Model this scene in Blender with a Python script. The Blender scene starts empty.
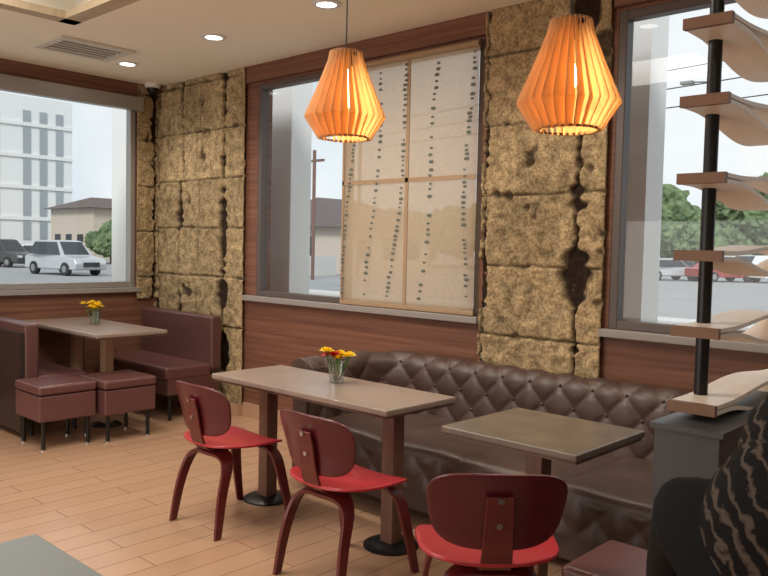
import bpy, bmesh, math, random
from mathutils import Vector, Matrix, noise
random.seed(7)
S=bpy.context.scene
COL=S.collection
H=3.01
try:
    S.view_settings.view_transform='Standard'
except Exception: pass

# ---------------- materials ----------------
def mat(name,col,rough=.6,metal=0,spec=.5,emit=None,es=0,coat=0,bump=None,var=None,trans=None):
    m=bpy.data.materials.new(name); m.use_nodes=True; nt=m.node_tree; b=nt.nodes['Principled BSDF']
    b.inputs['Base Color'].default_value=(*col,1); b.inputs['Roughness'].default_value=rough
    b.inputs['Metallic'].default_value=metal; b.inputs['Specular IOR Level'].default_value=spec
    b.inputs['Coat Weight'].default_value=coat
    if emit: b.inputs['Emission Color'].default_value=(*emit,1); b.inputs['Emission Strength'].default_value=es
    if var or bump:
        tc=nt.nodes.new('ShaderNodeTexCoord')
        mp=nt.nodes.new('ShaderNodeMapping'); nt.links.new(tc.outputs['Object'],mp.inputs[0])
        n=nt.nodes.new('ShaderNodeTexNoise'); nt.links.new(mp.outputs[0],n.inputs['Vector']); n.inputs['Detail'].default_value=5
        sc=(var or bump)[0]; mp.inputs['Scale'].default_value=sc if isinstance(sc,tuple) else (sc,sc,sc)
        n.inputs['Scale'].default_value=1
        if var:
            r=nt.nodes.new('ShaderNodeValToRGB'); nt.links.new(n.outputs['Fac'],r.inputs[0])
            r.color_ramp.elements[0].position=.3; r.color_ramp.elements[1].position=.7
            r.color_ramp.elements[0].color=(*var[1],1); r.color_ramp.elements[1].color=(*col,1)
            nt.links.new(r.outputs[0],b.inputs['Base Color'])
        if bump:
            bp=nt.nodes.new('ShaderNodeBump'); bp.inputs['Strength'].default_value=bump[1]; bp.inputs['Distance'].default_value=.01
            nt.links.new(n.outputs['Fac'],bp.inputs['Height']); nt.links.new(bp.outputs[0],b.inputs['Normal'])
    return m
M={}
M['wood_wall']=mat('wood_wall',(.235,.108,.066),.5,var=((1.0,1.0,42),(.13,.054,.034)),spec=.3)
M['ceil']=mat('ceiling_paint',(.87,.82,.69),.8,spec=.2)
M['beige']=mat('beige_wall',(.7,.62,.50),.8,spec=.2)
M['alu']=mat('aluminium_frame',(.36,.34,.32),.4,.5)
M['darkframe']=mat('dark_frame',(.10,.075,.065),.45)
M['sill']=mat('sill_grey',(.28,.25,.23),.45)
M['base']=mat('baseboard_wood',(.45,.27,.17),.5)
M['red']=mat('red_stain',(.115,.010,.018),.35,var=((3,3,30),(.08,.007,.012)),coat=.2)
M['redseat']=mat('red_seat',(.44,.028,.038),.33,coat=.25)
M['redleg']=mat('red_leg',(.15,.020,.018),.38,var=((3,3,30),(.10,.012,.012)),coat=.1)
M['black']=mat('black_metal',(.012,.012,.013),.35,.3)
M['steel']=mat('steel',(.5,.5,.5),.25,1)
M['ttop']=mat('table_laminate',(.31,.235,.195),.28,var=((14,14,14),(.26,.195,.16)),spec=.5)
M['tedge']=mat('table_edge',(.13,.08,.06),.4)
M['tleg']=mat('table_leg_wood',(.20,.10,.07),.4,var=((20,20,2),(.14,.07,.045)))
M['slatetop']=mat('stone_laminate',(.18,.14,.108),.28,var=((9,9,9),(.12,.093,.073)))
M['greytop']=mat('grey_laminate',(.22,.24,.23),.35)
M['leather']=mat('brown_leather',(.090,.054,.044),.40,spec=.5,var=((5,5,5),(.062,.036,.029)))
M['vinyl']=mat('brown_vinyl',(.105,.046,.040),.36)
M['vinylseat']=mat('maroon_vinyl',(.125,.052,.047),.34)
M['darkvinyl']=mat('dark_vinyl',(.03,.018,.016),.4)
M['slate']=mat('slate_cladding',(.075,.078,.078),.4,var=((5,5,5),(.045,.047,.047)))
M['shelf']=mat('light_maple',(.90,.80,.68),.4,var=((30,2,30),(.85,.73,.60)))
M['shelfedge']=mat('maple_edge',(.22,.11,.06),.5)
M['white']=mat('white_stucco',(.78,.78,.76),.8)
M['asphalt']=mat('asphalt',(.32,.32,.32),.9,var=((.5,.5,.5),(.27,.27,.27)))
M['concrete']=mat('concrete',(.55,.53,.5),.9)
M['roof']=mat('roof_shingle',(.12,.09,.08),.8)
M['leaf']=mat('foliage',(.19,.26,.12),.8,var=((1.4,1.4,1.4),(.06,.10,.045)))
M['cargl']=mat('car_glass',(.03,.035,.04),.1)
M['strip']=mat('office_glazing',(.34,.37,.39),.3)
M['tyre']=mat('tyre',(.02,.02,.02),.7)
M['silver']=mat('car_silver',(.5,.51,.52),.3,.3)
M['carred']=mat('car_red',(.3,.03,.03),.3)
M['cardark']=mat('car_dark',(.05,.055,.06),.3)
M['carwhite']=mat('car_white',(.75,.75,.75),.3)
M['cam']=mat('dome_plastic',(.7,.7,.7),.4)
M['vent']=mat('vent_metal',(.62,.58,.5),.5)
M['ventdark']=mat('vent_dark',(.06,.05,.04),.7)
M['lamp_on']=mat('downlight_lens',(1,1,1),.5,emit=(1,.97,.9),es=8)
M['bulb']=mat('bulb_glow',(1,.8,.5),.5,emit=(1,.74,.36),es=22)
M['yellow']=mat('yellow_petal',(.95,.68,.01),.6)
M['orange']=mat('orange_petal',(.9,.42,.01),.6)
M['redpetal']=mat('red_petal',(.6,.01,.01),.6)
M['stem']=mat('stem_green',(.06,.2,.03),.6)
M['tan']=mat('window_muntin',(.36,.235,.135),.5)
M['bead']=mat('shade_bead',(.13,.135,.105),.6)
M['skin']=mat('skin',(.55,.33,.24),.5)
M['coat']=mat('black_coat',(.008,.008,.009),.8,spec=.15)
M['jeans']=mat('jeans',(.03,.04,.08),.8)
M['tray']=mat('tray_wood',(.52,.42,.28),.6,var=((2,20,2),(.42,.33,.21)))
M['beigeb']=mat('beige_stucco',(.55,.47,.38),.8)

def nodes_mat(name):
    m=bpy.data.materials.new(name); m.use_nodes=True; nt=m.node_tree; nt.nodes.clear()
    o=nt.nodes.new('ShaderNodeOutputMaterial'); return m,nt,o
def glassm(name,col,f,ro):
    m,nt,o=nodes_mat(name)
    t=nt.nodes.new('ShaderNodeBsdfTransparent'); t.inputs[0].default_value=(*col,1)
    g=nt.nodes.new('ShaderNodeBsdfGlossy'); g.inputs['Roughness'].default_value=ro
    mx=nt.nodes.new('ShaderNodeMixShader'); mx.inputs[0].default_value=f
    nt.links.new(t.outputs[0],mx.inputs[1]); nt.links.new(g.outputs[0],mx.inputs[2]); nt.links.new(mx.outputs[0],o.inputs[0]); return m
M['glass']=glassm('window_glass',(.97,.98,.98),.02,.02)
M['vase']=glassm('vase_glass',(.9,.93,.92),.2,.05)
def translucent(name,dc,tc_,mixf,transp,scale=(60,60,60),dark=.8):
    m,nt,o=nodes_mat(name)
    d=nt.nodes.new('ShaderNodeBsdfDiffuse'); tr=nt.nodes.new('ShaderNodeBsdfTranslucent'); tp=nt.nodes.new('ShaderNodeBsdfTransparent')
    co=nt.nodes.new('ShaderNodeTexCoord'); mp=nt.nodes.new('ShaderNodeMapping'); mp.inputs['Scale'].default_value=scale
    n=nt.nodes.new('ShaderNodeTexNoise'); n.inputs['Scale'].default_value=1; n.inputs['Detail'].default_value=4
    nt.links.new(co.outputs['Object'],mp.inputs[0]); nt.links.new(mp.outputs[0],n.inputs['Vector'])
    for node,c in ((d,dc),(tr,tc_)):
        r=nt.nodes.new('ShaderNodeValToRGB'); r.color_ramp.elements[0].position=.3; r.color_ramp.elements[1].position=.7
        r.color_ramp.elements[0].color=(c[0]*dark,c[1]*dark,c[2]*dark,1); r.color_ramp.elements[1].color=(*c,1)
        nt.links.new(n.outputs['Fac'],r.inputs[0]); nt.links.new(r.outputs[0],node.inputs[0])
    a=nt.nodes.new('ShaderNodeMixShader'); a.inputs[0].default_value=mixf
    nt.links.new(d.outputs[0],a.inputs[1]); nt.links.new(tr.outputs[0],a.inputs[2])
    b=nt.nodes.new('ShaderNodeMixShader'); b.inputs[0].default_value=transp
    nt.links.new(a.outputs[0],b.inputs[1]); nt.links.new(tp.outputs[0],b.inputs[2]); nt.links.new(b.outputs[0],o.inputs[0])
    return m
M['shade']=translucent('woven_shade',(.64,.46,.30),(.92,.67,.44),.62,.14,(30,30,60),.9)
M['veneer']=translucent('lamp_veneer',(.70,.46,.24),(.88,.53,.23),.36,0,(20,20,3),.85)
# floor tiles
m,nt,o=nodes_mat('floor_tile')
b=nt.nodes.new('ShaderNodeBsdfPrincipled'); tc=nt.nodes.new('ShaderNodeTexCoord'); mp=nt.nodes.new('ShaderNodeMapping')
mp.inputs['Rotation'].default_value=(0,0,math.pi/2)
br=nt.nodes.new('ShaderNodeTexBrick'); br.inputs['Scale'].default_value=1; br.inputs['Brick Width'].default_value=.9; br.inputs['Row Height'].default_value=.15
br.inputs['Mortar Size'].default_value=.003; br.inputs['Color1'].default_value=(.52,.32,.20,1); br.inputs['Color2'].default_value=(.475,.285,.172,1); br.inputs['Mortar'].default_value=(.24,.14,.09,1)
nt.links.new(tc.outputs['Object'],mp.inputs[0]); nt.links.new(mp.outputs[0],br.inputs['Vector'])
n=nt.nodes.new('ShaderNodeTexNoise'); n.inputs['Scale'].default_value=1; n.inputs['Detail'].default_value=5
mp2=nt.nodes.new('ShaderNodeMapping'); mp2.inputs['Scale'].default_value=(25,2,1); nt.links.new(tc.outputs['Object'],mp2.inputs[0]); nt.links.new(mp2.outputs[0],n.inputs['Vector'])
mxc=nt.nodes.new('ShaderNodeMix'); mxc.data_type='RGBA'; mxc.blend_type='MULTIPLY'; mxc.inputs[0].default_value=.3
nt.links.new(br.outputs['Color'],mxc.inputs[6])
rp=nt.nodes.new('ShaderNodeValToRGB'); rp.color_ramp.elements[0].color=(.6,.6,.6,1); nt.links.new(n.outputs['Fac'],rp.inputs[0]); nt.links.new(rp.outputs[0],mxc.inputs[7])
nt.links.new(mxc.outputs[2],b.inputs['Base Color']); b.inputs['Roughness'].default_value=.24; nt.links.new(b.outputs[0],o.inputs[0]); M['floor']=m
# stone
m,nt,o=nodes_mat('rough_stone')
b=nt.nodes.new('ShaderNodeBsdfPrincipled'); at=nt.nodes.new('ShaderNodeAttribute'); at.attribute_name='Col'
n=nt.nodes.new('ShaderNodeTexNoise'); n.inputs['Scale'].default_value=65; n.inputs['Detail'].default_value=8; n.inputs['Roughness'].default_value=.72
tc=nt.nodes.new('ShaderNodeTexCoord'); nt.links.new(tc.outputs['Object'],n.inputs['Vector'])
rp=nt.nodes.new('ShaderNodeValToRGB'); rp.color_ramp.elements[0].position=.39; rp.color_ramp.elements[1].position=.60; rp.color_ramp.elements[0].color=(.42,.38,.32,1); rp.color_ramp.elements[1].color=(1.12,1.10,1.06,1)
nt.links.new(n.outputs['Fac'],rp.inputs[0])
mxc=nt.nodes.new('ShaderNodeMix'); mxc.data_type='RGBA'; mxc.blend_type='MULTIPLY'; mxc.inputs[0].default_value=.9
nt.links.new(at.outputs['Color'],mxc.inputs[6]); nt.links.new(rp.outputs[0],mxc.inputs[7]); nt.links.new(mxc.outputs[2],b.inputs['Base Color'])
bp=nt.nodes.new('ShaderNodeBump'); bp.inputs['Strength'].default_value=.7; bp.inputs['Distance'].default_value=.011; nt.links.new(n.outputs['Fac'],bp.inputs['Height']); nt.links.new(bp.outputs[0],b.inputs['Normal'])
b.inputs['Roughness'].default_value=.85; b.inputs['Specular IOR Level'].default_value=.2; nt.links.new(b.outputs[0],o.inputs[0]); M['stone']=m
# striped knit
m,nt,o=nodes_mat('striped_fabric')
b=nt.nodes.new('ShaderNodeBsdfPrincipled'); tc=nt.nodes.new('ShaderNodeTexCoord'); mp=nt.nodes.new('ShaderNodeMapping')
mp.inputs['Rotation'].default_value=(.2,.75,.3)
n=nt.nodes.new('ShaderNodeTexWave'); n.inputs['Scale'].default_value=9.5; n.inputs['Distortion'].default_value=6; n.inputs['Detail'].default_value=4; n.inputs['Detail Scale'].default_value=3.2
nt.links.new(tc.outputs['Object'],mp.inputs[0]); nt.links.new(mp.outputs[0],n.inputs['Vector'])
rp=nt.nodes.new('ShaderNodeValToRGB'); rp.color_ramp.elements[0].position=.60; rp.color_ramp.elements[1].position=1.0; rp.color_ramp.elements[0].color=(.008,.007,.007,1); rp.color_ramp.elements[1].color=(.095,.072,.058,1)
nt.links.new(n.outputs['Fac'],rp.inputs[0]); nt.links.new(rp.outputs[0],b.inputs['Base Color']); b.inputs['Roughness'].default_value=.8; b.inputs['Specular IOR Level'].default_value=.15
nt.links.new(b.outputs[0],o.inputs[0]); M['hair']=m

# ---------------- mesh helpers ----------------
def empty(name,loc=(0,0,0),rot=0):
    e=bpy.data.objects.new(name,None); e.location=loc; e.rotation_euler=(0,0,rot); e.empty_display_size=.1; COL.objects.link(e); return e
def obj(name,verts,faces,m,parent=None,smooth=False,loc=(0,0,0),bevel=0,seg=2,mods=None):
    me=bpy.data.meshes.new(name); me.from_pydata([tuple(v) for v in verts],[],faces); me.update()
    bm=bmesh.new(); bm.from_mesh(me); bmesh.ops.recalc_face_normals(bm,faces=bm.faces); bm.to_mesh(me); bm.free()
    ob=bpy.data.objects.new(name,me); ob.location=loc; COL.objects.link(ob)
    me.materials.append(m)
    if parent: ob.parent=parent
    if smooth:
        for p in me.polygons: p.use_smooth=True
    if bevel:
        bv=ob.modifiers.new('b','BEVEL'); bv.width=bevel; bv.segments=seg; bv.limit_method='ANGLE'; bv.angle_limit=.6
        if seg>1:
            for p in me.polygons: p.use_smooth=True
            wn=ob.modifiers.new('wn','WEIGHTED_NORMAL')
    return ob
BF=[(0,1,3,2),(4,6,7,5),(0,4,5,1),(2,3,7,6),(0,2,6,4),(1,5,7,3)]
def bv(lo,hi): return [(x,y,z) for x in (lo[0],hi[0]) for y in (lo[1],hi[1]) for z in (lo[2],hi[2])]
def box(name,lo,hi,m,parent=None,bevel=0,seg=2): return obj(name,bv(lo,hi),BF,m,parent,bevel=bevel,seg=seg)
def multibox(name,boxes,m,parent=None,bevel=0):
    V=[];F=[]
    for lo,hi in boxes:
        k=len(V); V+=bv(lo,hi); F+=[tuple(i+k for i in f) for f in BF]
    return obj(name,V,F,m,parent,bevel=bevel,seg=1)
def lathe(name,prof,m,parent=None,loc=(0,0,0),n=32,smooth=True,caps=True):
    V=[];F=[]
    for r,z in prof:
        for i in range(n):
            a=2*math.pi*i/n; V.append((r*math.cos(a),r*math.sin(a),z))
    for j in range(len(prof)-1):
        for i in range(n):
            a=j*n+i;b=j*n+(i+1)%n; F.append((a,b,b+n,a+n))
    if caps: F.append(tuple(range(n))); F.append(tuple(range((len(prof)-1)*n,len(prof)*n)))
    o=obj(name,V,F,m,parent,smooth=smooth,loc=loc)
    if smooth:
        es=o.modifiers.new('es','EDGE_SPLIT'); es.split_angle=.7
    return o
def tube(name,p0,p1,r,m,parent=None,n=12,r2=None):
    p0=Vector(p0);p1=Vector(p1);d=(p1-p0).normalized(); u=d.orthogonal().normalized(); w=d.cross(u); r2=r if r2 is None else r2
    V=[];F=[]
    for p,rr in ((p0,r),(p1,r2)):
        for i in range(n):
            a=2*math.pi*i/n; V.append(p+(u*math.cos(a)+w*math.sin(a))*rr)
    for i in range(n): F.append((i,(i+1)%n,n+(i+1)%n,n+i))
    F.append(tuple(range(n)));F.append(tuple(range(n,2*n)))
    o=obj(name,V,F,m,parent,smooth=True); es=o.modifiers.new('es','EDGE_SPLIT'); es.split_angle=.7; return o
def bez(pts,n=8):
    out=[]; P=[Vector(p) for p in pts]; P=[P[0]*2-P[1]]+P+[P[-1]*2-P[-2]]
    for i in range(1,len(P)-2):
        for k in range(n):
            t=k/n; a,b,c,d=P[i-1],P[i],P[i+1],P[i+2]
            out.append(.5*((2*b)+(c-a)*t+(2*a-5*b+4*c-d)*t*t+(3*b-a-3*c+d)*t**3))
    out.append(P[-2]); return out
def ribbon(name,path,width,thick,side,m,parent=None,n=8):
    pts=bez(path,n); side=Vector(side).normalized(); V=[];F=[]; N=len(pts)
    for i,p in enumerate(pts):
        t=(pts[min(i+1,N-1)]-pts[max(i-1,0)]).normalized(); nn=t.cross(side).normalized()
        w=width(i/(N-1)) if callable(width) else width
        for a,b in ((-1,-1),(1,-1),(1,1),(-1,1)): V.append(p+side*a*w/2+nn*b*thick/2)
    for i in range(N-1):
        for k in range(4): F.append((i*4+k,i*4+(k+1)%4,i*4+4+(k+1)%4,i*4+4+k))
    F.append((0,1,2,3));F.append(tuple((N-1)*4+k for k in range(4)))
    return obj(name,V,F,m,parent,bevel=min(.004,thick*.3),seg=2)
def shell(name,fn,nu,nv,thick,m,parent=None):
    V=[];F=[]
    for j in range(nv+1):
        for i in range(nu+1): V.append(fn(i/nu*2-1,j/nv*2-1))
    for j in range(nv):
        for i in range(nu):
            a=j*(nu+1)+i; F.append((a,a+1,a+nu+2,a+nu+1))
    o=obj(name,V,F,m,parent,smooth=True)
    so=o.modifiers.new('s','SOLIDIFY'); so.thickness=thick; so.offset=0
    b=o.modifiers.new('b','BEVEL'); b.width=thick*.3; b.segments=2; b.limit_method='ANGLE'; b.angle_limit=.8
    return o
def disk(u,v,n=4.0):
    r=max(abs(u),abs(v)); 
    if r==0: return 0,0
    k=(abs(u/r)**n+abs(v/r)**n)**(-1/n); return u*k,v*k
def skin(name,joints,edges,m,parent=None,sub=2,root=0):
    me=bpy.data.meshes.new(name); me.from_pydata([j[0] for j in joints],edges,[]); o=bpy.data.objects.new(name,me); COL.objects.link(o); me.materials.append(m)
    o.modifiers.new('s','SKIN'); 
    for i,j in enumerate(joints):
        r=j[1]; me.skin_vertices[0].data[i].radius=(r,r) if not isinstance(r,tuple) else r
        me.skin_vertices[0].data[i].use_root=(i==root)
    ss=o.modifiers.new('ss','SUBSURF'); ss.levels=sub; ss.render_levels=sub
    o.modifiers['s'].use_smooth_shade=True
    if parent: o.parent=parent
    return o

# ---------------- ROOM ----------------
RX,RY=10.0,-7.0
box('floor',(-.15,RY,-.12),(RX,.15,0),M['floor'])
multibox('ceiling',[((-.15,RY,H),(1.5,.15,H+.12)),((1.5,-1.57,H),(RX,.15,H+.12)),((8.5,RY,H),(RX,-1.57,H+.12)),((1.5,RY,H),(8.5,-6,H+.12))],M['ceil'])
box('ceiling_tray',(1.35,-6.15,H+.30),(8.65,-1.42,H+.36),M['tray'])
multibox('trim_tray',[((1.44,-6,H+.12),(1.5,-1.57,H+.30)),((1.5,-1.57,H+.12),(8.5,-1.51,H+.30)),((8.5,-6,H+.12),(8.56,-1.57,H+.30)),((1.5,-6.06,H+.12),(8.5,-6,H+.30))],M['ceil'])
multibox('trim_tray_lip',[((1.5,-6,H+.0),(1.62,-1.57,H+.05)),((1.5,-1.69,H),(8.5,-1.57,H+.05))],M['tray'])
T=.15
SB,BB=1.06,2.85
multibox('wall_north',[((-T,0,0),(1.575,T,H)),((1.575,0,0),(3.913,T,SB)),((1.575,0,BB),(3.913,T,H)),((3.913,0,0),(4.83,T,H)),((4.83,0,0),(8,T,SB)),((4.83,0,BB),(8,T,H)),((8,0,0),(RX,T,H))],M['wood_wall'])
multibox('wall_west',[((-T,-.25,0),(0,0,H)),((-T,-4.2,0),(0,-.25,SB)),((-T,-4.2,2.87),(0,-.25,H)),((-T,RY,0),(0,-4.2,H))],M['wood_wall'])
multibox('wall_south',[((-T,RY-T,0),(RX,RY,H))],M['beige'])
multibox('wall_east',[((RX,RY,0),(RX+T,T,H))],M['beige'])
multibox('baseboard_north',[((1.43,-.02,0),(RX,0,.12))],M['base'])
multibox('baseboard_north_corner',[((0,-.08,0),(1.43,0,.10))],M['base'])
multibox('baseboard_west',[((0,-6,0),(.02,-.12,.12))],M['base'])

def stone(name,x0,x1,z0,z1,yb,fiss,axis='x',seed=0,joints=()):
    st=.010; nx=int((x1-x0)/st); nz=int((z1-z0)/st); V=[];F=[];C=[]
    def nz_(a,b,c): return noise.noise(Vector((a,b,c)))
    for j in range(nz+1):
        for i in range(nx+1):
            x=x0+(x1-x0)*i/nx; z=z0+(z1-z0)*j/nz
            wx=x+.005*nz_(x*16,z*16,seed)+.006*nz_(x*3,z*3,seed+4); wz=z+.008*nz_(x*16,z*16,seed+9)+.008*nz_(x*2,z*2,seed+1)
            rowh=.44; rr=(wz+.12*seed)/rowh; row=math.floor(rr); dz=abs(rr-round(rr))*rowh
            seam=max(0,1-dz/.011)
            for jx in joints:
                sh=jx+.06*nz_(row*5.3,jx*9,seed); seam=max(seam,max(0,1-abs(wx-sh)/.009))
            f=0
            for fx,w,off in fiss:
                fxr=fx+off*nz_(row*3.7,fx,seed)
                hole=nz_(z*2.6,fx*5,seed+7)*1.9+.36
                ww=w*max(.13,min(1.0,hole+.40*nz_(z*18,fx,seed)))
                f=max(f,min(1,max(0,1.6-1.6*(abs(wx+.028*nz_(x*18,z*18,seed+2)-fxr)/ww)**2)))
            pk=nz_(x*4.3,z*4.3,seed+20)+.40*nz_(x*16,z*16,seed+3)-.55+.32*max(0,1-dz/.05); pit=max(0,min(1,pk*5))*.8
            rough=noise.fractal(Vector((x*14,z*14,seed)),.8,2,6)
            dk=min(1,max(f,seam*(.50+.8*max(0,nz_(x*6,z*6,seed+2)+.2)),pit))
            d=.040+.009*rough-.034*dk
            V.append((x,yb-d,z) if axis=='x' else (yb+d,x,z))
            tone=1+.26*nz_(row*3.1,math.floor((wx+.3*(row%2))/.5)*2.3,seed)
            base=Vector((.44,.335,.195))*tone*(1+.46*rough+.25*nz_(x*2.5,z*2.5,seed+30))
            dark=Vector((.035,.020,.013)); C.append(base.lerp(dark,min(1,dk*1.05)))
    for j in range(nz):
        for i in range(nx):
            a=j*(nx+1)+i; F.append((a,a+1,a+nx+2,a+nx+1))
    me=bpy.data.meshes.new(name); me.from_pydata(V,[],F); o=bpy.data.objects.new(name,me); COL.objects.link(o); me.materials.append(M['stone'])
    at=me.color_attributes.new('Col','FLOAT_COLOR','POINT')
    for i,c in enumerate(C): at.data[i].color=(max(0,c[0]),max(0,c[1]),max(0,c[2]),1)
    for p in me.polygons: p.use_smooth=True
    so=o.modifiers.new('s','SOLIDIFY'); so.thickness=.01
    return o
stone('trim_stone_panel',.0,1.43,.1,H,0,[(1.13,.11,.04),(.45,.07,.08),(.04,.05,.02)],seed=1,joints=(.75,))
stone('trim_stone_panel_center',3.945,4.80,.3,H,0,[(4.63,.12,.03),(3.965,.06,.01)],seed=3,joints=())
stone('trim_stone_panel_west',-.25,0,.95,H,0,[(-.06,.08,.03)],axis='y',seed=5)
multibox('trim_wall_band',[((1.44,-.03,BB+.02),(3.94,0,H)),((4.81,-.03,BB+.02),(8,0,H))],M['wood_wall'])
multibox('trim_band_west',[((0,-4.3,2.88),(.03,-.25,H))],M['wood_wall'])
box('trim_sill_north',(1.45,-.06,SB-.045),(3.94,.02,SB),M['sill'],bevel=.005)
box('trim_sill_east_window',(4.80,-.06,SB-.045),(8,.02,SB),M['sill'],bevel=.005)
box('trim_sill_west',(0,-4.3,SB-.045),(.06,-.22,SB),M['sill'],bevel=.005)

def window(name,axis,a0,a1,z0,z1,fm,fw=.05,depth=.08,pos=0,mull=()):
    e=empty(name); bx=[]
    def B(p0,p1,q0,q1,d0,d1):
        if axis=='x': return ((p0,d0,q0),(p1,d1,q1))
        return ((-d1,p0,q0),(-d0,p1,q1))
    d0,d1=pos,pos+depth
    bx=[B(a0,a0+fw,z0,z1,d0,d1),B(a1-fw,a1,z0,z1,d0,d1),B(a0+fw,a1-fw,z1-fw,z1,d0,d1),B(a0+fw,a1-fw,z0,z0+fw,d0,d1)]
    for q in mull: bx.append(B(q-fw/2,q+fw/2,z0+fw,z1-fw,d0,d1))
    multibox('frame',bx,fm,e,bevel=.004)
    g=B(a0+fw,a1-fw,z0+fw,z1-fw,pos+depth*.5,pos+depth*.5+.006); box('glass',g[0],g[1],M['glass'],e)
    return e
window('window_1','y',-4.2,-.25,SB,2.87,M['alu'],fw=.055)
window('window_2','x',1.575,3.913,SB,BB,M['darkframe'],fw=.045,mull=(2.64,))
window('window_3','x',4.83,8,SB,BB,M['darkframe'],fw=.05,mull=(6.4,))
e=empty('roller_blind_cassette'); box('case',(.005,-4.25,2.745),(.10,-.22,2.87),M['alu'],e,bevel=.006)
# ---- roller shade ----
e=empty('roller_shade')
V=[];F=[];n=60
for j in range(2):
    for i in range(n+1): V.append((2.655+(3.895-2.655)*i/n,-.035+.002*math.sin(i*.9),(1.075,2.84)[j]))
for i in range(n): F.append((i,i+1,n+2+i,n+1+i))
obj('fabric',V,F,M['shade'],e,smooth=True)
box('hem_bar',(2.65,-.045,1.065),(3.90,-.028,1.09),M['tan'],e,bevel=.003)
tube('roller',(2.65,-.04,2.82),(3.90,-.04,2.82),.022,M['tan'],e)
multibox('lattice',[((3.285,-.043,1.09),(3.315,-.038,2.8)),((2.655,-.043,1.955),(3.895,-.038,1.985)),((2.655,-.043,1.09),(2.675,-.038,2.8))],M['tan'],e)
V=[];F=[]
def addball(c,r,sc=(1,1,1)):
    k=len(V); nu,nv=8,5
    for j in range(nv+1):
        ph=math.pi*j/nv
        for i in range(nu):
            a=2*math.pi*i/nu; V.append((c[0]+r*sc[0]*math.sin(ph)*math.cos(a),c[1]+r*sc[1]*math.sin(ph)*math.sin(a),c[2]+r*sc[2]*math.cos(ph)))
    for j in range(nv):
        for i in range(nu): F.append((k+j*nu+i,k+j*nu+(i+1)%nu,k+(j+1)*nu+(i+1)%nu,k+(j+1)*nu+i))
for xt,xb,ph,gap in ((2.78,2.69,0,.030),(3.05,2.93,1,.042),(3.32,3.14,2,.034),(3.60,3.42,3,.042),(3.84,3.83,5,.030)):
    z=1.15
    while z<2.78:
        t=(z-1.06)/1.78; x=xb+(xt-xb)*t+.03*math.sin(z*3.2+ph)
        if random.random()<.88: addball((x+random.uniform(-.006,.006),-.046,z),.009+.008*random.random(),(1.3,.15,.75)); 
        z+=gap*(.8+.6*random.random())
obj('beads',V,F,M['bead'],e,smooth=True)

# ---------------- ceiling fixtures ----------------
for i,(x,y) in enumerate([(3.26,-.79),(2.04,-.78),(.73,-.74),(4.6,-.79),(6.0,-.79)]):
    e=empty('recessed_downlight',(x,y,H))
    lathe('trim_ring',[(.062,-.001),(.09,-.001),(.09,-.010),(.062,-.012)],M['cam'],e,caps=False)
    lathe('lens',[(.0,-.002),(.066,-.002),(.066,-.006),(.0,-.006)],M['lamp_on'],e)
    l=bpy.data.lights.new('spot','SPOT'); l.energy=42; l.spot_size=math.radians(130); l.spot_blend=.8; l.color=(1,.91,.76); l.shadow_soft_size=.06
    lo=bpy.data.objects.new('bulb_light',l); lo.location=(0,0,-.03); lo.parent=e; COL.objects.link(lo)
e=empty('ceiling_air_vent',(.95,-1.22,H))
multibox('frame',[((-.24,-.30,-.02),(.24,-.25,0)),((-.24,.25,-.02),(.24,.30,0)),((-.24,-.25,-.02),(-.19,.25,0)),((.19,-.25,-.02),(.24,.25,0))],M['vent'],e)
box('duct',(-.19,-.25,-.004),(.19,.25,-.001),M['ventdark'],e)
multibox('louvers',[((-.165+.074*k,-.24,-.014),(-.14+.074*k,.24,-.006)) for k in range(5)],M['vent'],e)
e=empty('security_camera',(.12,-.14,H))
lathe('housing',[(.0,0),(.075,0),(.075,-.03),(.06,-.04),(0,-.04)],M['cam'],e); lathe('dome',[(.055,-.04),(.05,-.07),(.03,-.09),(.0,-.097)],M['black'],e)

# pendants
def pendant(x,y,dz):
    e=empty('pendant_lamp',(x,y,dz))
    tube('cord',(0,0,2.5),(0,0,H-dz),.004,M['black'],e,8)
    lathe('canopy',[(0,H-dz),(.06,H-dz),(.06,H-.02-dz),(.02,H-.04-dz),(0,H-.04-dz)],M['black'],e)
    lathe('socket',[(0,2.50),(.03,2.50),(.035,2.42),(0,2.40)],M['black'],e)
    prof=[(.085,2.49),(.095,2.44),(.118,2.38),(.150,2.30),(.182,2.225),(.208,2.165),(.212,2.15),(.192,2.12),(.165,2.08),(.14,2.04)]
    N=28; V=[];F=[]
    for k in range(N):
        a0=2*math.pi*k/N; da=2*math.pi/N*.97; kk=len(V)
        for r,z in prof:
            V.append((r*math.cos(a0),r*math.sin(a0),z)); r2=r*.78; V.append((r2*math.cos(a0+da),r2*math.sin(a0+da),z))
        for j in range(len(prof)-1): q=kk+2*j; F.append((q,q+1,q+3,q+2))
    me=bpy.data.meshes.new('slats'); me.from_pydata(V,[],F); o=bpy.data.objects.new('slats',me); COL.objects.link(o); me.materials.append(M['veneer']); o.parent=e
    so=o.modifiers.new('s','SOLIDIFY'); so.thickness=.0025
    for r,z in ((.08,2.485),(.13,2.042)):
        lathe('ring_%d'%int(r*1000),[(r-.012,z),(r,z),(r,z+.008),(r-.012,z+.008)],M['shelfedge'],e,caps=False)
    lathe('bulb',[(0,2.20),(.022,2.205),(.033,2.24),(.03,2.28),(.016,2.33),(.014,2.40)],M['bulb'],e)
    l=bpy.data.lights.new('p','POINT'); l.energy=4.6; l.color=(1,.68,.35); l.shadow_soft_size=.05
    lo=bpy.data.objects.new('bulb_light',l); lo.location=(0,0,2.15); lo.parent=e; COL.objects.link(lo)
pendant(3.95,-1.28,.02); pendant(5.25,-1.26,-.045)

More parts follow.
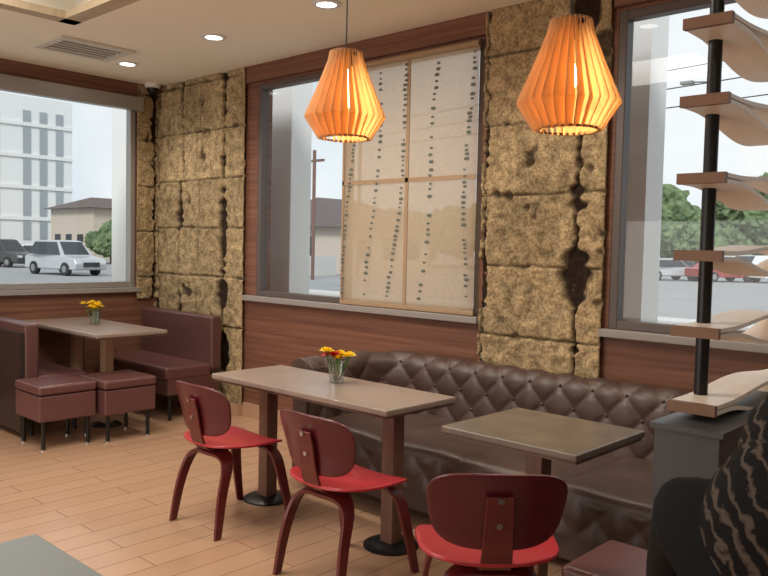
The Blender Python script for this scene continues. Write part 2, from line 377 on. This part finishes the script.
# ---------------- tables ----------------
def table(name,x0,x1,y0,y1,z,top,legs,legm,base=True,r=.16):
    e=empty(name,((x0+x1)/2,(y0+y1)/2,0)); cx,cy=(x0+x1)/2,(y0+y1)/2
    box('top',(x0-cx,y0-cy,z-.03),(x1-cx,y1-cy,z),top,e,bevel=.006)
    box('edge_band',(x0-cx+.01,y0-cy+.01,z-.042),(x1-cx-.01,y1-cy-.01,z-.030),M['tedge'],e)
    for i,(lx,ly) in enumerate(legs):
        lx-=cx; ly-=cy
        box('leg_%d'%i,(lx-.04,ly-.04,.02),(lx+.04,ly+.04,z-.042),legm,e,bevel=.006)
        multibox('bracket_%d'%i,[((lx-.15,ly-.03,z-.055),(lx+.15,ly+.03,z-.042))],M['black'],e)
        lathe('foot_%d'%i,[(0,.0),(r,.0),(r,.008),(r-.02,.018),(.05,.026),(0,.026)],M['black'],e,loc=(lx,ly,0))
    return e
table('dining_table',3.15,4.53,-1.54,-1.02,.75,M['ttop'],[(3.34,-1.27),(4.34,-1.28)],M['tleg'],r=.14)
table('dining_table',4.88,5.52,-1.58,-1.0,.75,M['slatetop'],[(5.19,-1.3)],M['tleg'],r=.2)
table('dining_table',.02,1.42,-1.36,-.76,.80,M['ttop'],[(.45,-1.05),(.98,-1.05)],M['base'],r=.12)
table('dining_table',4.94,5.64,-4.0,-3.31,.75,M['greytop'],[(5.29,-3.65)],M['tleg'],r=.2)

# ---------------- flower vases ----------------
def flowers(x,y,z,s,cols):
    e=empty('flower_vase',(x,y,z+.002))
    lathe('glass',[(0,.0),(.032*s,.0),(.04*s,.09*s),(.037*s,.09*s),(.03*s,.006),(0,.006)],M['vase'],e,caps=False)
    r=random.Random(int(x*100))
    for i in range(13):
        a=r.random()*6.28; d=(.015+.055*r.random())*s if i else 0; p=(d*math.cos(a)*1.2,d*math.sin(a)*1.2,(.105+.04*r.random())*s)
        tube('stem_%d'%i,(p[0]*.2,p[1]*.2,.01),p,.002*s,M['stem'],e,6)
        V=[];F=[]
        R0=.030*s
        for ring,(np_,rr,el) in enumerate(((10,1,.15),(8,.85,.6),(6,.7,1.1))):
            for q in range(np_):
                t=2*math.pi*q/np_+ring*.3; dv=Vector((math.cos(t)*math.cos(el),math.sin(t)*math.cos(el),math.sin(el))); sd=Vector((-math.sin(t),math.cos(t),0))*R0*.3
                c=Vector(p); kk=len(V); V+= [c,c+dv*R0*rr*.6+sd,c+dv*R0*rr,c+dv*R0*rr*.6-sd]; F.append((kk,kk+1,kk+2,kk+3))
        obj('bloom_%d'%i,V,F,M[cols[i%len(cols)]],e)
    return e
flowers(3.84,-1.20,.75,1.25,['redpetal','yellow','yellow','yellow','yellow','redpetal','yellow'])
flowers(.72,-1.02,.80,1.25,['yellow','yellow','yellow'])

# ---------------- bentwood chairs ----------------
def chair(x,y,rot):
    e=empty('bentwood_chair',(x,y,0),rot)
    def seat(u,v):
        a,b=disk(u,v,3.2); w=.25*(1+.05*b); X=a*w; Y=b*.22
        Z=.440+.03*abs(a)**2.2 - .012*math.cos(b*1.5) +.015*max(0,-b)**2 - .025*max(0,b)**3
        return (X,Y,Z)
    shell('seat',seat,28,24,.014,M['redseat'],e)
    def back(u,v):
        a,b=disk(u,v,3.6); X=a*.228*(1+.10*b); Z=.640+b*.135; Y=-.232-.055*b*.5+.055*a*a-.01*b*b
        return (X,Y,Z)
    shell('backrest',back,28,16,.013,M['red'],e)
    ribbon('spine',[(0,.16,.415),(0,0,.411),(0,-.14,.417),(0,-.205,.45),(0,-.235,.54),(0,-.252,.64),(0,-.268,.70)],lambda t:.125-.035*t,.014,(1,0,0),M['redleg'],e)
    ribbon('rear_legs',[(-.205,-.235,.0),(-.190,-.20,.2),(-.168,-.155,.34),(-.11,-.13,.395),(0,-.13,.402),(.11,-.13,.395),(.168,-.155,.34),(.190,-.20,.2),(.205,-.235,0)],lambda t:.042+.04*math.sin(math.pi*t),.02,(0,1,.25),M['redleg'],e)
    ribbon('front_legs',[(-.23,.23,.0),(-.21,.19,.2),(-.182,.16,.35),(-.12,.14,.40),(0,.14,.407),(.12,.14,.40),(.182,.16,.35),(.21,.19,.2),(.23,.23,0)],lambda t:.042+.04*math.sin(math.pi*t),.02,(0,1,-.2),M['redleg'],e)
    for i,pz in enumerate((.69,.60)):
        yy=-.268 if i==0 else -.246
        tube('bolt_%d'%i,(0,yy-.014,pz),(0,yy,pz),.011,M['steel'],e)
    for i,sx in enumerate((-.12,.12)):
        tube('mount_%d'%i,(sx,.1,.405),(sx,.1,.43),.02,M['black'],e)
    return e
chair(3.48,-1.63,0); chair(4.41,-1.67,0); chair(5.33,-1.87,math.radians(44))

# ---------------- ottomans ----------------
def ottoman(x,y,w,m,h=.45):
    e=empty('upholstered_stool',(x,y,0)); a=w/2
    box('cushion',(-a,-a,h-.07),(a,a,h),m,e,bevel=.022,seg=4)
    box('body',(-a+.006,-a+.006,h-.26),(a-.006,a-.006,h-.075),m,e,bevel=.012,seg=3)
    for i,(sx,sy) in enumerate(((-1,-1),(1,-1),(1,1),(-1,1))):
        tube('leg_%d'%i,(sx*(a-.05),sy*(a-.05),.012),(sx*(a-.05),sy*(a-.05),h-.26),.015,M['black'],e)
        tube('glide_%d'%i,(sx*(a-.05),sy*(a-.05),0),(sx*(a-.05),sy*(a-.05),.012),.02,M['steel'],e)
ottoman(1.27,-1.60,.43,M['vinylseat'],.47); ottoman(1.35,-1.155,.43,M['vinylseat'],.47); ottoman(5.80,-1.68,.36,M['vinylseat'],.45)

# ---------------- benches ----------------
def bench(name,x0,x1,yb,dirn,h,depth=.55,backm=None):
    e=empty(name,((x0+x1)/2,yb,0)); a=(x1-x0)/2; d=dirn
    def yb_(p,q): return (min(p*d,q*d),max(p*d,q*d))
    y0,y1=yb_(0,.11); box('backrest',(-a,y0,.40),(a,y1,h),backm or M['vinyl'],e,bevel=.025,seg=4)
    y0,y1=yb_(.10,depth); box('seat',(-a+.01,y0,.35),(a-.01,y1,.46),M['vinylseat'],e,bevel=.028,seg=4)
    y0,y1=yb_(.02,depth-.02); box('base',(-a+.015,y0,.22),(a-.015,y1,.36),M['vinyl'],e,bevel=.01)
    for i,(sx,yy) in enumerate(((-1,.08),(1,.08),(1,depth-.08),(-1,depth-.08))):
        tube('leg_%d'%i,(sx*(a-.08),yy*d,0),(sx*(a-.08),yy*d,.22),.016,M['black'],e)
    return e
bench('upholstered_bench',.08,1.26,-.12,-1,.87)
e=bench('upholstered_bench',.04,1.02,-1.72,1,.87,.5)
box('rear_panel',(-.48,-.03,.05),(.48,.0,.8),M['darkvinyl'],e)

# ---------------- tufted sofa ----------------
def sofa():
    e=empty('tufted_sofa')
    xi0,xi1,yf,yb,R=3.36,5.70,-.93,-.27,.16
    P=[];
    def seg(p,q,st=.010):
        L=(Vector(q)-Vector(p)).length; n=max(1,int(L/st)); return [Vector(p).lerp(Vector(q),i/n) for i in range(n)]
    P+=seg((xi0,yf,0),(xi0,yb-R,0)); P+=[Vector((xi0+R-R*math.cos(a),yb-R+R*math.sin(a),0)) for a in [math.pi/2*i/20 for i in range(20)]]
    P+=seg((xi0+R,yb,0),(xi1-R,yb,0)); P+=[Vector((xi1-R+R*math.sin(a),yb-R+R*math.cos(a),0)) for a in [math.pi/2*i/20 for i in range(20)]]
    P+=seg((xi1,yb-R,0),(xi1,yf,0))+[Vector((xi1,yf,0))]
    prof=[]
    for i in range(28): t=i/28; prof.append((.0+.03*t,.40+.30*t,-1,.1))
    for i in range(23):
        a=math.pi+ -math.pi*1.15*i/22; prof.append((.03+.085+.085*math.cos(a),.695+.08*math.sin(a),math.cos(a),math.sin(a)))
    prof.append((.175,.55,1,0)); prof.append((.175,.1,1,0))
    V=[];F=[];N=len(P);M_=len(prof); W,HH=.10,.11
    S_=[0]
    for i in range(1,N): S_.append(S_[-1]+(P[i]-P[i-1]).length)
    h=[0]
    for j in range(1,M_): h.append(h[-1]+math.hypot(prof[j][0]-prof[j-1][0],prof[j][1]-prof[j-1][1]))
    nrm=[]
    for i in range(N):
        t=(P[min(i+1,N-1)]-P[max(i-1,0)]).normalized(); nrm.append(Vector((-t.y,t.x,0)))
    for i in range(N):
        for j in range(M_):
            o,z,no,nz=prof[j]
            p=S_[i]/W; q=h[j]/HH; a=p+q; b=p-q
            fade=min(1,max(0,(.50-h[j])/.06))
            f=abs(math.sin(math.pi*a/2))*abs(math.sin(math.pi*b/2)); puff=.022*(f**.45)*fade+.017*(1-fade)
            V.append(P[i]+nrm[i]*(o+no*puff)+Vector((0,0,z+nz*puff)))
    for i in range(N-1):
        for j in range(M_-1):
            a=i*M_+j; F.append((a,a+1,a+M_+1,a+M_))
    F.append(tuple(range(M_))); F.append(tuple(range((N-1)*M_,N*M_)))
    obj('back_and_arms',V,F,M['leather'],e,smooth=True)
    for k,xx in enumerate((xi0-.115,xi1+.115)):
        box('arm_front_%d'%k,(xx-.07,yf-.02,.06),(xx+.07,yf+.01,.70),M['leather'],e,bevel=.02,seg=3)
        tube('scroll_%d'%k,(xx,yf-.025,.70),(xx,yf+.01,.70),.095,M['leather'],e,24)
    V=[];F=[]
    def ball(c,r):
        k=len(V)
        for jj in range(5):
            ph=math.pi*jj/4
            for ii in range(8):
                t=2*math.pi*ii/8; V.append((c[0]+r*math.sin(ph)*math.cos(t),c[1]+r*math.sin(ph)*math.sin(t),c[2]+r*math.cos(ph)))
        for jj in range(4):
            for ii in range(8): F.append((k+jj*8+ii,k+jj*8+(ii+1)%8,k+jj*8+8+(ii+1)%8,k+jj*8+8+ii))
    for jq in range(0,5):
        for ip in range(0,int(S_[-1]/W)+1):
            if (ip+jq)%2: continue
            sv=ip*W; hv=jq*HH
            if hv>.47: continue
            i=min(range(N),key=lambda q:abs(S_[q]-sv)); j=min(range(M_),key=lambda q:abs(h[q]-hv)); o,z,no,nz=prof[j]
            ball(P[i]+nrm[i]*(o+no*.005)+Vector((0,0,z+nz*.005)),.010)
    obj('buttons',V,F,M['leather'],e,smooth=True)
    x0,x1=xi0+.015,xi1-.015; y0,y1=-.98,yb-.02
    nx,ny=200,50; V=[];F=[]
    prf=[]
    for i in range(ny+1):
        t=i/ny
        if t<.25: prf.append((y0+.0,.20+.17*t/.25))
        elif t<.4:
            a=(t-.25)/.15*math.pi/2; prf.append((y0+.05-.05*math.cos(a),.37+.06*math.sin(a)))
        else: prf.append((y0+.05+(y1-y0-.05)*(t-.4)/.6,.43))
    for i in range(nx+1):
        x=x0+(x1-x0)*i/nx
        for j,(y,z) in enumerate(prf):
            g=abs(math.sin(math.pi*(x-x0)/((x1-x0)/4))); c=.014*(g**.25)
            sag=-.006*math.sin(x*9)*math.sin(y*8)
            if z<.37: p_=(x/.10); q_=(z/.10); f=abs(math.sin(math.pi*(p_+q_)/2))*abs(math.sin(math.pi*(p_-q_)/2)); V.append((x,y-.018*f**.5,z))
            else: V.append((x,y-c*.3*(1 if z<.42 else 0),z-.012+c+sag))
    K=len(prf)
    for i in range(nx):
        for j in range(K-1): a=i*K+j; F.append((a,a+1,a+K+1,a+K))
    obj('seat_cushion',V,F,M['leather'],e,smooth=True)
    box('base',(xi0-.15,-.93,.05),(xi1+.15,-.12,.36),M['leather'],e,bevel=.02)
    for i,(px,py) in enumerate(((xi0-.1,-.88),(xi1+.1,-.88),(xi0-.1,-.16),(xi1+.1,-.16))):
        tube('foot_%d'%i,(px,py,0),(px,py,.05),.025,M['black'],e,r2=.035)
sofa()

# ---------------- low partition + undulating slat screen ----------------
e=empty('low_partition_wall')
box('core',(6.01,-2.05,0),(6.19,-.9,1.015),M['slate'],e,bevel=.003,seg=1)
box('cap',(6.0,-2.06,1.015),(6.2,-.9,1.03),M['slate'],e)
e=empty('slat_room_divider')
def slat(k,z):
    y0,y1=-1.96,-.85; L=y1-y0; x0,x1=6.01,6.14
    for s in (1,-1):
        amp=.022 if s>0 else .050
        n=48; V=[];F=[]
        for i in range(n+1):
            t=i/n; y=y0+L*t
            f=0 if t<.08 else math.sin(math.pi*((t-.08)/.75))**2
            zc=z+s*(.008+amp*f)
            for X in (x0,x1):
                for zz in (-.006,.006): V.append((X,y,zc+zz))
        for i in range(n):
            a=i*4
            for q,r_ in ((0,1),(1,3),(3,2),(2,0)): F.append((a+q,a+r_,a+4+r_,a+4+q))
        F.append((0,1,3,2)); F.append(tuple(n*4+q for q in (0,1,3,2)))
        obj('slat_%d_%s'%(k,'u' if s>0 else 'l'),V,F,M['shelf'],e)
    box('end_block_%d'%k,(x0-.002,y0-.004,z-.015),(x1+.002,y0+.015,z+.015),M['shelfedge'],e)
for k in range(9): slat(k,1.065+.215*k)
tube('pole',(6.04,-1.80,1.03),(6.04,-1.80,H),.02,M['black'],e,20)
tube('pole_far',(6.08,-.95,1.03),(6.08,-.95,H),.02,M['black'],e,20)

# ---------------- seated person (only shoulder / hood in view) ----------------
px,py=6.56,-2.74
e=empty('seated_person')
J=[((px,py-.10,.60),.14),((px,py-.08,.72),.135),((px,py-.05,.88),(.15,.13)),((px,py-.01,.99),(.13,.11)),((px,py+.03,1.07),.06),((px,py+.05,1.13),.05),
   ((px-.18,py,1.02),.085),((px-.23,py+.08,.80),.06),((px-.16,py+.30,.78),.045),((px-.10,py+.36,.79),.035),
   ((px+.18,py,1.02),.085),((px+.23,py+.08,.80),.06),((px+.16,py+.30,.78),.045),((px+.10,py+.36,.79),.035)]
E=[(0,1),(1,2),(2,3),(3,4),(4,5),(3,6),(6,7),(7,8),(8,9),(3,10),(10,11),(11,12),(12,13)]
skin('coat',J,E,M['coat'],e)
J=[((px,py-.10,.57),.11),((px-.11,py+.0,.55),.085),((px-.13,py+.34,.53),.065),((px-.13,py+.34,.12),.045),((px-.13,py+.36,.05),.04),((px-.13,py+.50,.035),.035),
   ((px+.11,py+.0,.55),.085),((px+.13,py+.34,.53),.065),((px+.13,py+.34,.12),.045),((px+.13,py+.36,.05),.04),((px+.13,py+.50,.035),.035)]
skin('trousers',J,[(0,1),(1,2),(2,3),(3,4),(4,5),(0,6),(6,7),(7,8),(8,9),(9,10)],M['jeans'],e)
for s,nm in ((-1,'left'),(1,'right')):
    bx_,by_,bz_=px+s*.10,py+.36,.79
    J=[((bx_,by_-.02,bz_),.026),((bx_-s*.03,by_+.05,bz_),.03)];E=[(0,1)]
    for f in range(4):
        ox=-.03+.02*f; L=(.055,.065,.06,.045)[f]; b=len(J)
        J+=[((bx_-s*.03+ox,by_+.075,bz_),.009),((bx_-s*.03+ox,by_+.075+L*.55,bz_-.004),.008),((bx_-s*.03+ox,by_+.075+L,bz_-.018),.007)]; E+=[(1,b),(b,b+1),(b+1,b+2)]
    b=len(J); J+=[((bx_-s*.065,by_+.03,bz_),.011),((bx_-s*.085,by_+.06,bz_-.004),.009)]; E+=[(0,b),(b,b+1)]
    skin(nm+'_hand',J,E,M['skin'],e)
def blob(name,c,r,m,fn=None,nu=40,nv=30):
    V=[];F=[]
    for j in range(nv+1):
        ph=math.pi*j/nv
        for i in range(nu):
            a=2*math.pi*i/nu; d=Vector((math.sin(ph)*math.cos(a),math.sin(ph)*math.sin(a),math.cos(ph))); k=fn(d) if fn else 1
            V.append(Vector(c)+Vector((d.x*r[0],d.y*r[1],d.z*r[2]))*k)
    for j in range(nv):
        for i in range(nu): F.append((j*nu+i,j*nu+(i+1)%nu,(j+1)*nu+(i+1)%nu,(j+1)*nu+i))
    return obj(name,V,F,m,e,smooth=True)
hc=(px,py+.08,1.17)
blob('head',hc,(.078,.098,.115),M['skin'],lambda d:1-.12*max(0,-d.z)*max(0,-d.y)+.04*max(0,d.y)*max(0,-d.z))
blob('nose',(px,py+.18,1.165),(.013,.02,.025),M['skin']); blob('mouth',(px,py+.172,1.12),(.022,.008,.007),M['redpetal'])
for s in (-1,1):
    blob('eye_%d'%s,(px+s*.032,py+.166,1.185),(.013,.01,.008),M['cam']); blob('ear_%d'%s,(px+s*.08,py+.07,1.165),(.01,.022,.032),M['skin'])
def hairf(d):
    k=1+.02*noise.noise(d*5)
    if d.y>.45 and d.z<.55: k*=.72
    return k
blob('striped_hood',(px,py+.055,1.15),(.112,.125,.135),M['hair'],hairf,64,40)
blob('striped_cowl',(px,py-.04,1.02),(.145,.105,.19),M['hair'],hairf,64,40)
ottoman(px,py-.06,.40,M['vinylseat'],.455)

# ---------------- EXTERIOR ----------------
box('ground_asphalt',(-160,-60,-.35),(60,160,-.25),M['asphalt'])
box('sidewalk',(-3,-12,-.25),(-.16,.1,-.145),M['concrete'])
box('sidewalk',(-3,.16,-.25),(14,3.5,-.145),M['concrete'])
multibox('exterior_column',[((-1.25,.17,-.14),(-.85,.36,3.3))],M['white'])
multibox('exterior_column',[((.85,.6,-.14),(1.3,.85,3.3))],M['white'])
multibox('exterior_column',[((4.42,.6,-.14),(4.75,.85,3.3))],M['white'])
box('road_median',(-15,14,-.25),(30,15.2,-.12),M['concrete'])
box('road_median',(-22,-30,-.25),(-20.8,20,-.12),M['concrete'])
def tree(x,y,h,w,nm='tree'):
    e=empty(nm,(x,y,-.25)); tube('trunk',(0,0,0),(0,0,h*.5),.12+.02*w,M['tleg'],e,8)
    r=random.Random(int(x*13+y*7)); 
    for k in range(10):
        c=Vector((r.uniform(-.55,.55)*w,r.uniform(-.5,.5)*w,h*(.38+.45*r.random()))); rad=w*(.2+.17*r.random())
        bm=bmesh.new(); bmesh.ops.create_icosphere(bm,subdivisions=4,radius=rad)
        for v in bm.verts: v.co=v.co*(1+.35*noise.noise(v.co*1.8/rad*1.3+c)+.25*noise.noise(v.co*6/rad+c))+c
        me=bpy.data.meshes.new('crown_%d'%k); bm.to_mesh(me); bm.free(); me.materials.append(M['leaf']); o=bpy.data.objects.new('crown_%d'%k,me); o.parent=e; COL.objects.link(o)
for i in range(11):
    t=i/10; tree(-28+26*t+random.uniform(-1,1),66+16*t,6.2+1.6*math.sin(i*1.7)+(1.8 if 3<i else 0),5.5)
tree(-37,48,4.9,4.5); tree(-34,52,4.9,5); tree(-43,56,5.4,6)
for q in ((-50,26),(-49,29)): tree(q[0],q[1],3.4,3.0,'shrub')
tree(-57,12,4.6,4,'shrub'); tree(-58,16.5,3.8,3.5,'shrub')
e=empty('office_building'); box('walls',(-98,-5,-.25),(-80,37,17),M['white'],e)
multibox('window_strips',[((-80.0,-3+3*k,3),(-79.9,-2.2+3*k,15.5)) for k in range(9)]+[((-80.0,24.5,1.5),(-79.9,29,15.5))]+[((-80.0,31.5+1.8*k,1.5),(-79.9,32.3+1.8*k,15.5)) for k in range(3)],M['strip'],e)
multibox('fins',[((-80.1,-3.6+3*k,.5),(-79.4,-3.3+3*k,16.5)) for k in range(10)],M['white'],e)
multibox('floor_bands',[((-80.05,24,3.6+3.4*k),(-79.85,37,4.0+3.4*k)) for k in range(4)],M['white'],e)
def house(x0,x1,y0,y1,h,rh,wm='white'):
    e=empty('house'); box('walls',(x0,y0,-.25),(x1,y1,h),M[wm],e)
    xm=(x0+x1)/2; o=.6
    V=[(x0-o,y0-o,h),(x1+o,y0-o,h),(x1+o,y1+o,h),(x0-o,y1+o,h),(xm,y0+2,h+rh),(xm,y1-2,h+rh)]
    obj('roof',V,[(0,1,4),(1,2,5,4),(2,3,5),(3,0,4,5),(0,3,2,1)],M['roof'],e)
    multibox('openings',[((x1,y0+1+2.4*k,.7),(x1+.05,y0+2.2+2.4*k,2.1)) for k in range(int((y1-y0)/2.6))]+[((x0+1+2.4*k,y0-.05,.7),(x0+2.2+2.4*k,y0,2.1)) for k in range(int((x1-x0)/2.6))],M['cargl'],e)
house(-72,-63,31,44,4.6,1.2,'beigeb'); house(-38,-28,30,38,2.7,2.1,'beigeb')
multibox('boundary_fence',[((-27,22,-.25),(-26.8,28,.9))],M['concrete'])
def car(x,y,rot,m,suv=False):
    e=empty('car',(x,y,-.25),rot)
    hb,hr=(.98,1.75) if suv else (.85,1.42)
    pr=[(-2.2,.3),(2.2,.3),(2.25,.6),(2.1,hb-.12),(1.1,hb),(.45,hr-.04),(0,hr),(-1.1 if not suv else -1.6,hr-.03),(-1.75 if not suv else -2.05,hb+.05),(-2.2,hb-.03)]
    V=[];n=len(pr)
    for s in (-1,1):
        for (X,Z) in pr: V.append((X,s*(.88 if Z<=hb+.01 else .68),Z))
    F=[tuple(range(n)),tuple(range(n,2*n))]+[(i,(i+1)%n,n+(i+1)%n,n+i) for i in range(n)]
    obj('body',V,F,m,e,bevel=.06)
    g=[(.95,hb+.04),(.42,hr-.1),(-1.05 if not suv else -1.5,hr-.1),(-1.55 if not suv else -1.85,hb+.06)]
    for s in (-1,1):
        V=[(X,s*(.89-.2*(Z-hb)/(hr-hb)),Z) for X,Z in g]; obj('side_glass_%d'%s,V,[(0,1,2,3)],M['cargl'],e)
    obj('windscreen',[(1.06,-.7,hb+.06),(1.06,.7,hb+.06),(.50,.6,hr-.08),(.50,-.6,hr-.08)],[(0,1,2,3)],M['cargl'],e)
    box('grille',(2.24,-.45,.45),(2.27,.45,.68),M['cargl'],e); 
    for s in (-1,1): box('headlamp_%d'%s,(2.15,s*.68-.14,.62),(2.24,s*.68+.14,.76),M['cam'],e)
    for i,(wx,s) in enumerate(((-1.35,-1),(1.35,-1),(1.35,1),(-1.35,1))):
        tube('wheel_%d'%i,(wx,s*.70,.33),(wx,s*.92,.33),.33,M['tyre'],e,20); tube('hub_%d'%i,(wx,s*.90,.33),(wx,s*.935,.33),.18,M['steel'],e,12)
car(-32,13.9,math.radians(8),M['silver'],True); car(-44,15.5,math.radians(20),M['cardark'],True); car(-50,20.5,math.radians(60),M['silver']); car(-42,9.5,math.radians(60),M['cardark'])
cols=['cardark','silver','carred','carwhite','cardark','silver','carred','cardark','silver']
for i in range(9):
    car(-17+2.9*i,43+2.1*i+(i%2)*.4,math.radians(60),M[cols[i]],i%3==0)
for i in range(6): car(-22+4.2*i,54+2.4*i,math.radians(60),M[cols[(i+3)%9]],i%2==0)
e=empty('street_lamp',(-8.9,39,-.25)); tube('post',(0,0,0),(0,0,11.2),.10,M['alu'],e,r2=.06); tube('arm',(0,0,11),(-1.8,.6,11.3),.05,M['alu'],e); box('head',(-2.3,.4,11.2),(-1.6,.8,11.35),M['alu'],e)
e=empty('utility_pole',(-23,22.7,-.25)); tube('post',(0,0,0),(0,0,6.6),.09,M['tleg'],e); box('crossarm',(-.7,-.06,6),(.7,.06,6.12),M['tleg'],e)
e=empty('power_line')
for k,(x,y,h) in enumerate(((-24,27,8.6),(20,27,10.6))): tube('post_%d'%k,(x,y,-.25),(x,y,h),.10,M['tleg'],e); box('crossarm_%d'%k,(x-.08,y-.8,h-.6),(x+.08,y+.8,h-.45),M['tleg'],e)
for k,(z0,z1) in enumerate(((8.2,9.9),(7.5,9.1),(6.9,8.1))): tube('wire_%d'%k,(-24,27,z0),(20,27,z1),.022,M['black'],e,6)

# ---------------- LIGHT ----------------
w=bpy.data.worlds.new('sky'); S.world=w; w.use_nodes=True; nt=w.node_tree; bg=nt.nodes['Background']
tc=nt.nodes.new('ShaderNodeTexCoord'); 
n=nt.nodes.new('ShaderNodeTexNoise'); n.inputs['Scale'].default_value=3; n.inputs['Detail'].default_value=4; nt.links.new(tc.outputs['Generated'],n.inputs['Vector'])
r=nt.nodes.new('ShaderNodeValToRGB'); r.color_ramp.elements[0].color=(.54,.62,.68,1); r.color_ramp.elements[1].color=(.80,.83,.85,1); r.color_ramp.elements[0].position=.35; r.color_ramp.elements[1].position=.65
nt.links.new(n.outputs['Fac'],r.inputs[0]); nt.links.new(r.outputs[0],bg.inputs[0]); bg.inputs[1].default_value=1.25
l=bpy.data.lights.new('sun','SUN'); l.energy=2.4; l.angle=math.radians(15); lo=bpy.data.objects.new('sun',l); lo.rotation_euler=(math.radians(50),0,math.radians(35)); COL.objects.link(lo)
def area(name,loc,rot,sx,sy,en,col):
    l=bpy.data.lights.new(name,'AREA'); l.shape='RECTANGLE'; l.size=sx; l.size_y=sy; l.energy=en; l.color=col
    o=bpy.data.objects.new(name,l); o.location=loc; o.rotation_euler=rot; COL.objects.link(o)
area('ceiling_added_fill',(3.0,-3.0,H+.28),(0,0,0),2.2,1.6,110,(1,.94,.86))  # unseen fill added up in the tray to brighten the room, no real fixture
area('ceiling_added_fill_2',(7.2,-4.6,H+.28),(0,0,0),2.0,1.6,25,(1,.94,.86))  # second, weaker added fill, out of view on the camera side
area('south_added_fill',(2.6,-6.9,1.6),(math.radians(105),0,0),5,2.2,110,(1,.97,.93))  # added fill standing before the solid south wall, which has no window

# ---------------- CAMERA ----------------
c=bpy.data.cameras.new('cam'); co=bpy.data.objects.new('camera',c); COL.objects.link(co); S.camera=co
c.sensor_width=36; c.lens=36*779.86/768; c.clip_start=.05; c.clip_end=500
Mx=Matrix.Rotation(.74758,4,'Z')@Matrix.Rotation(math.pi/2-.05245,4,'X')@Matrix.Rotation(.02165,4,'Z')
co.matrix_world=Matrix.Translation((6.91609,-4.15049,1.5))@Mx
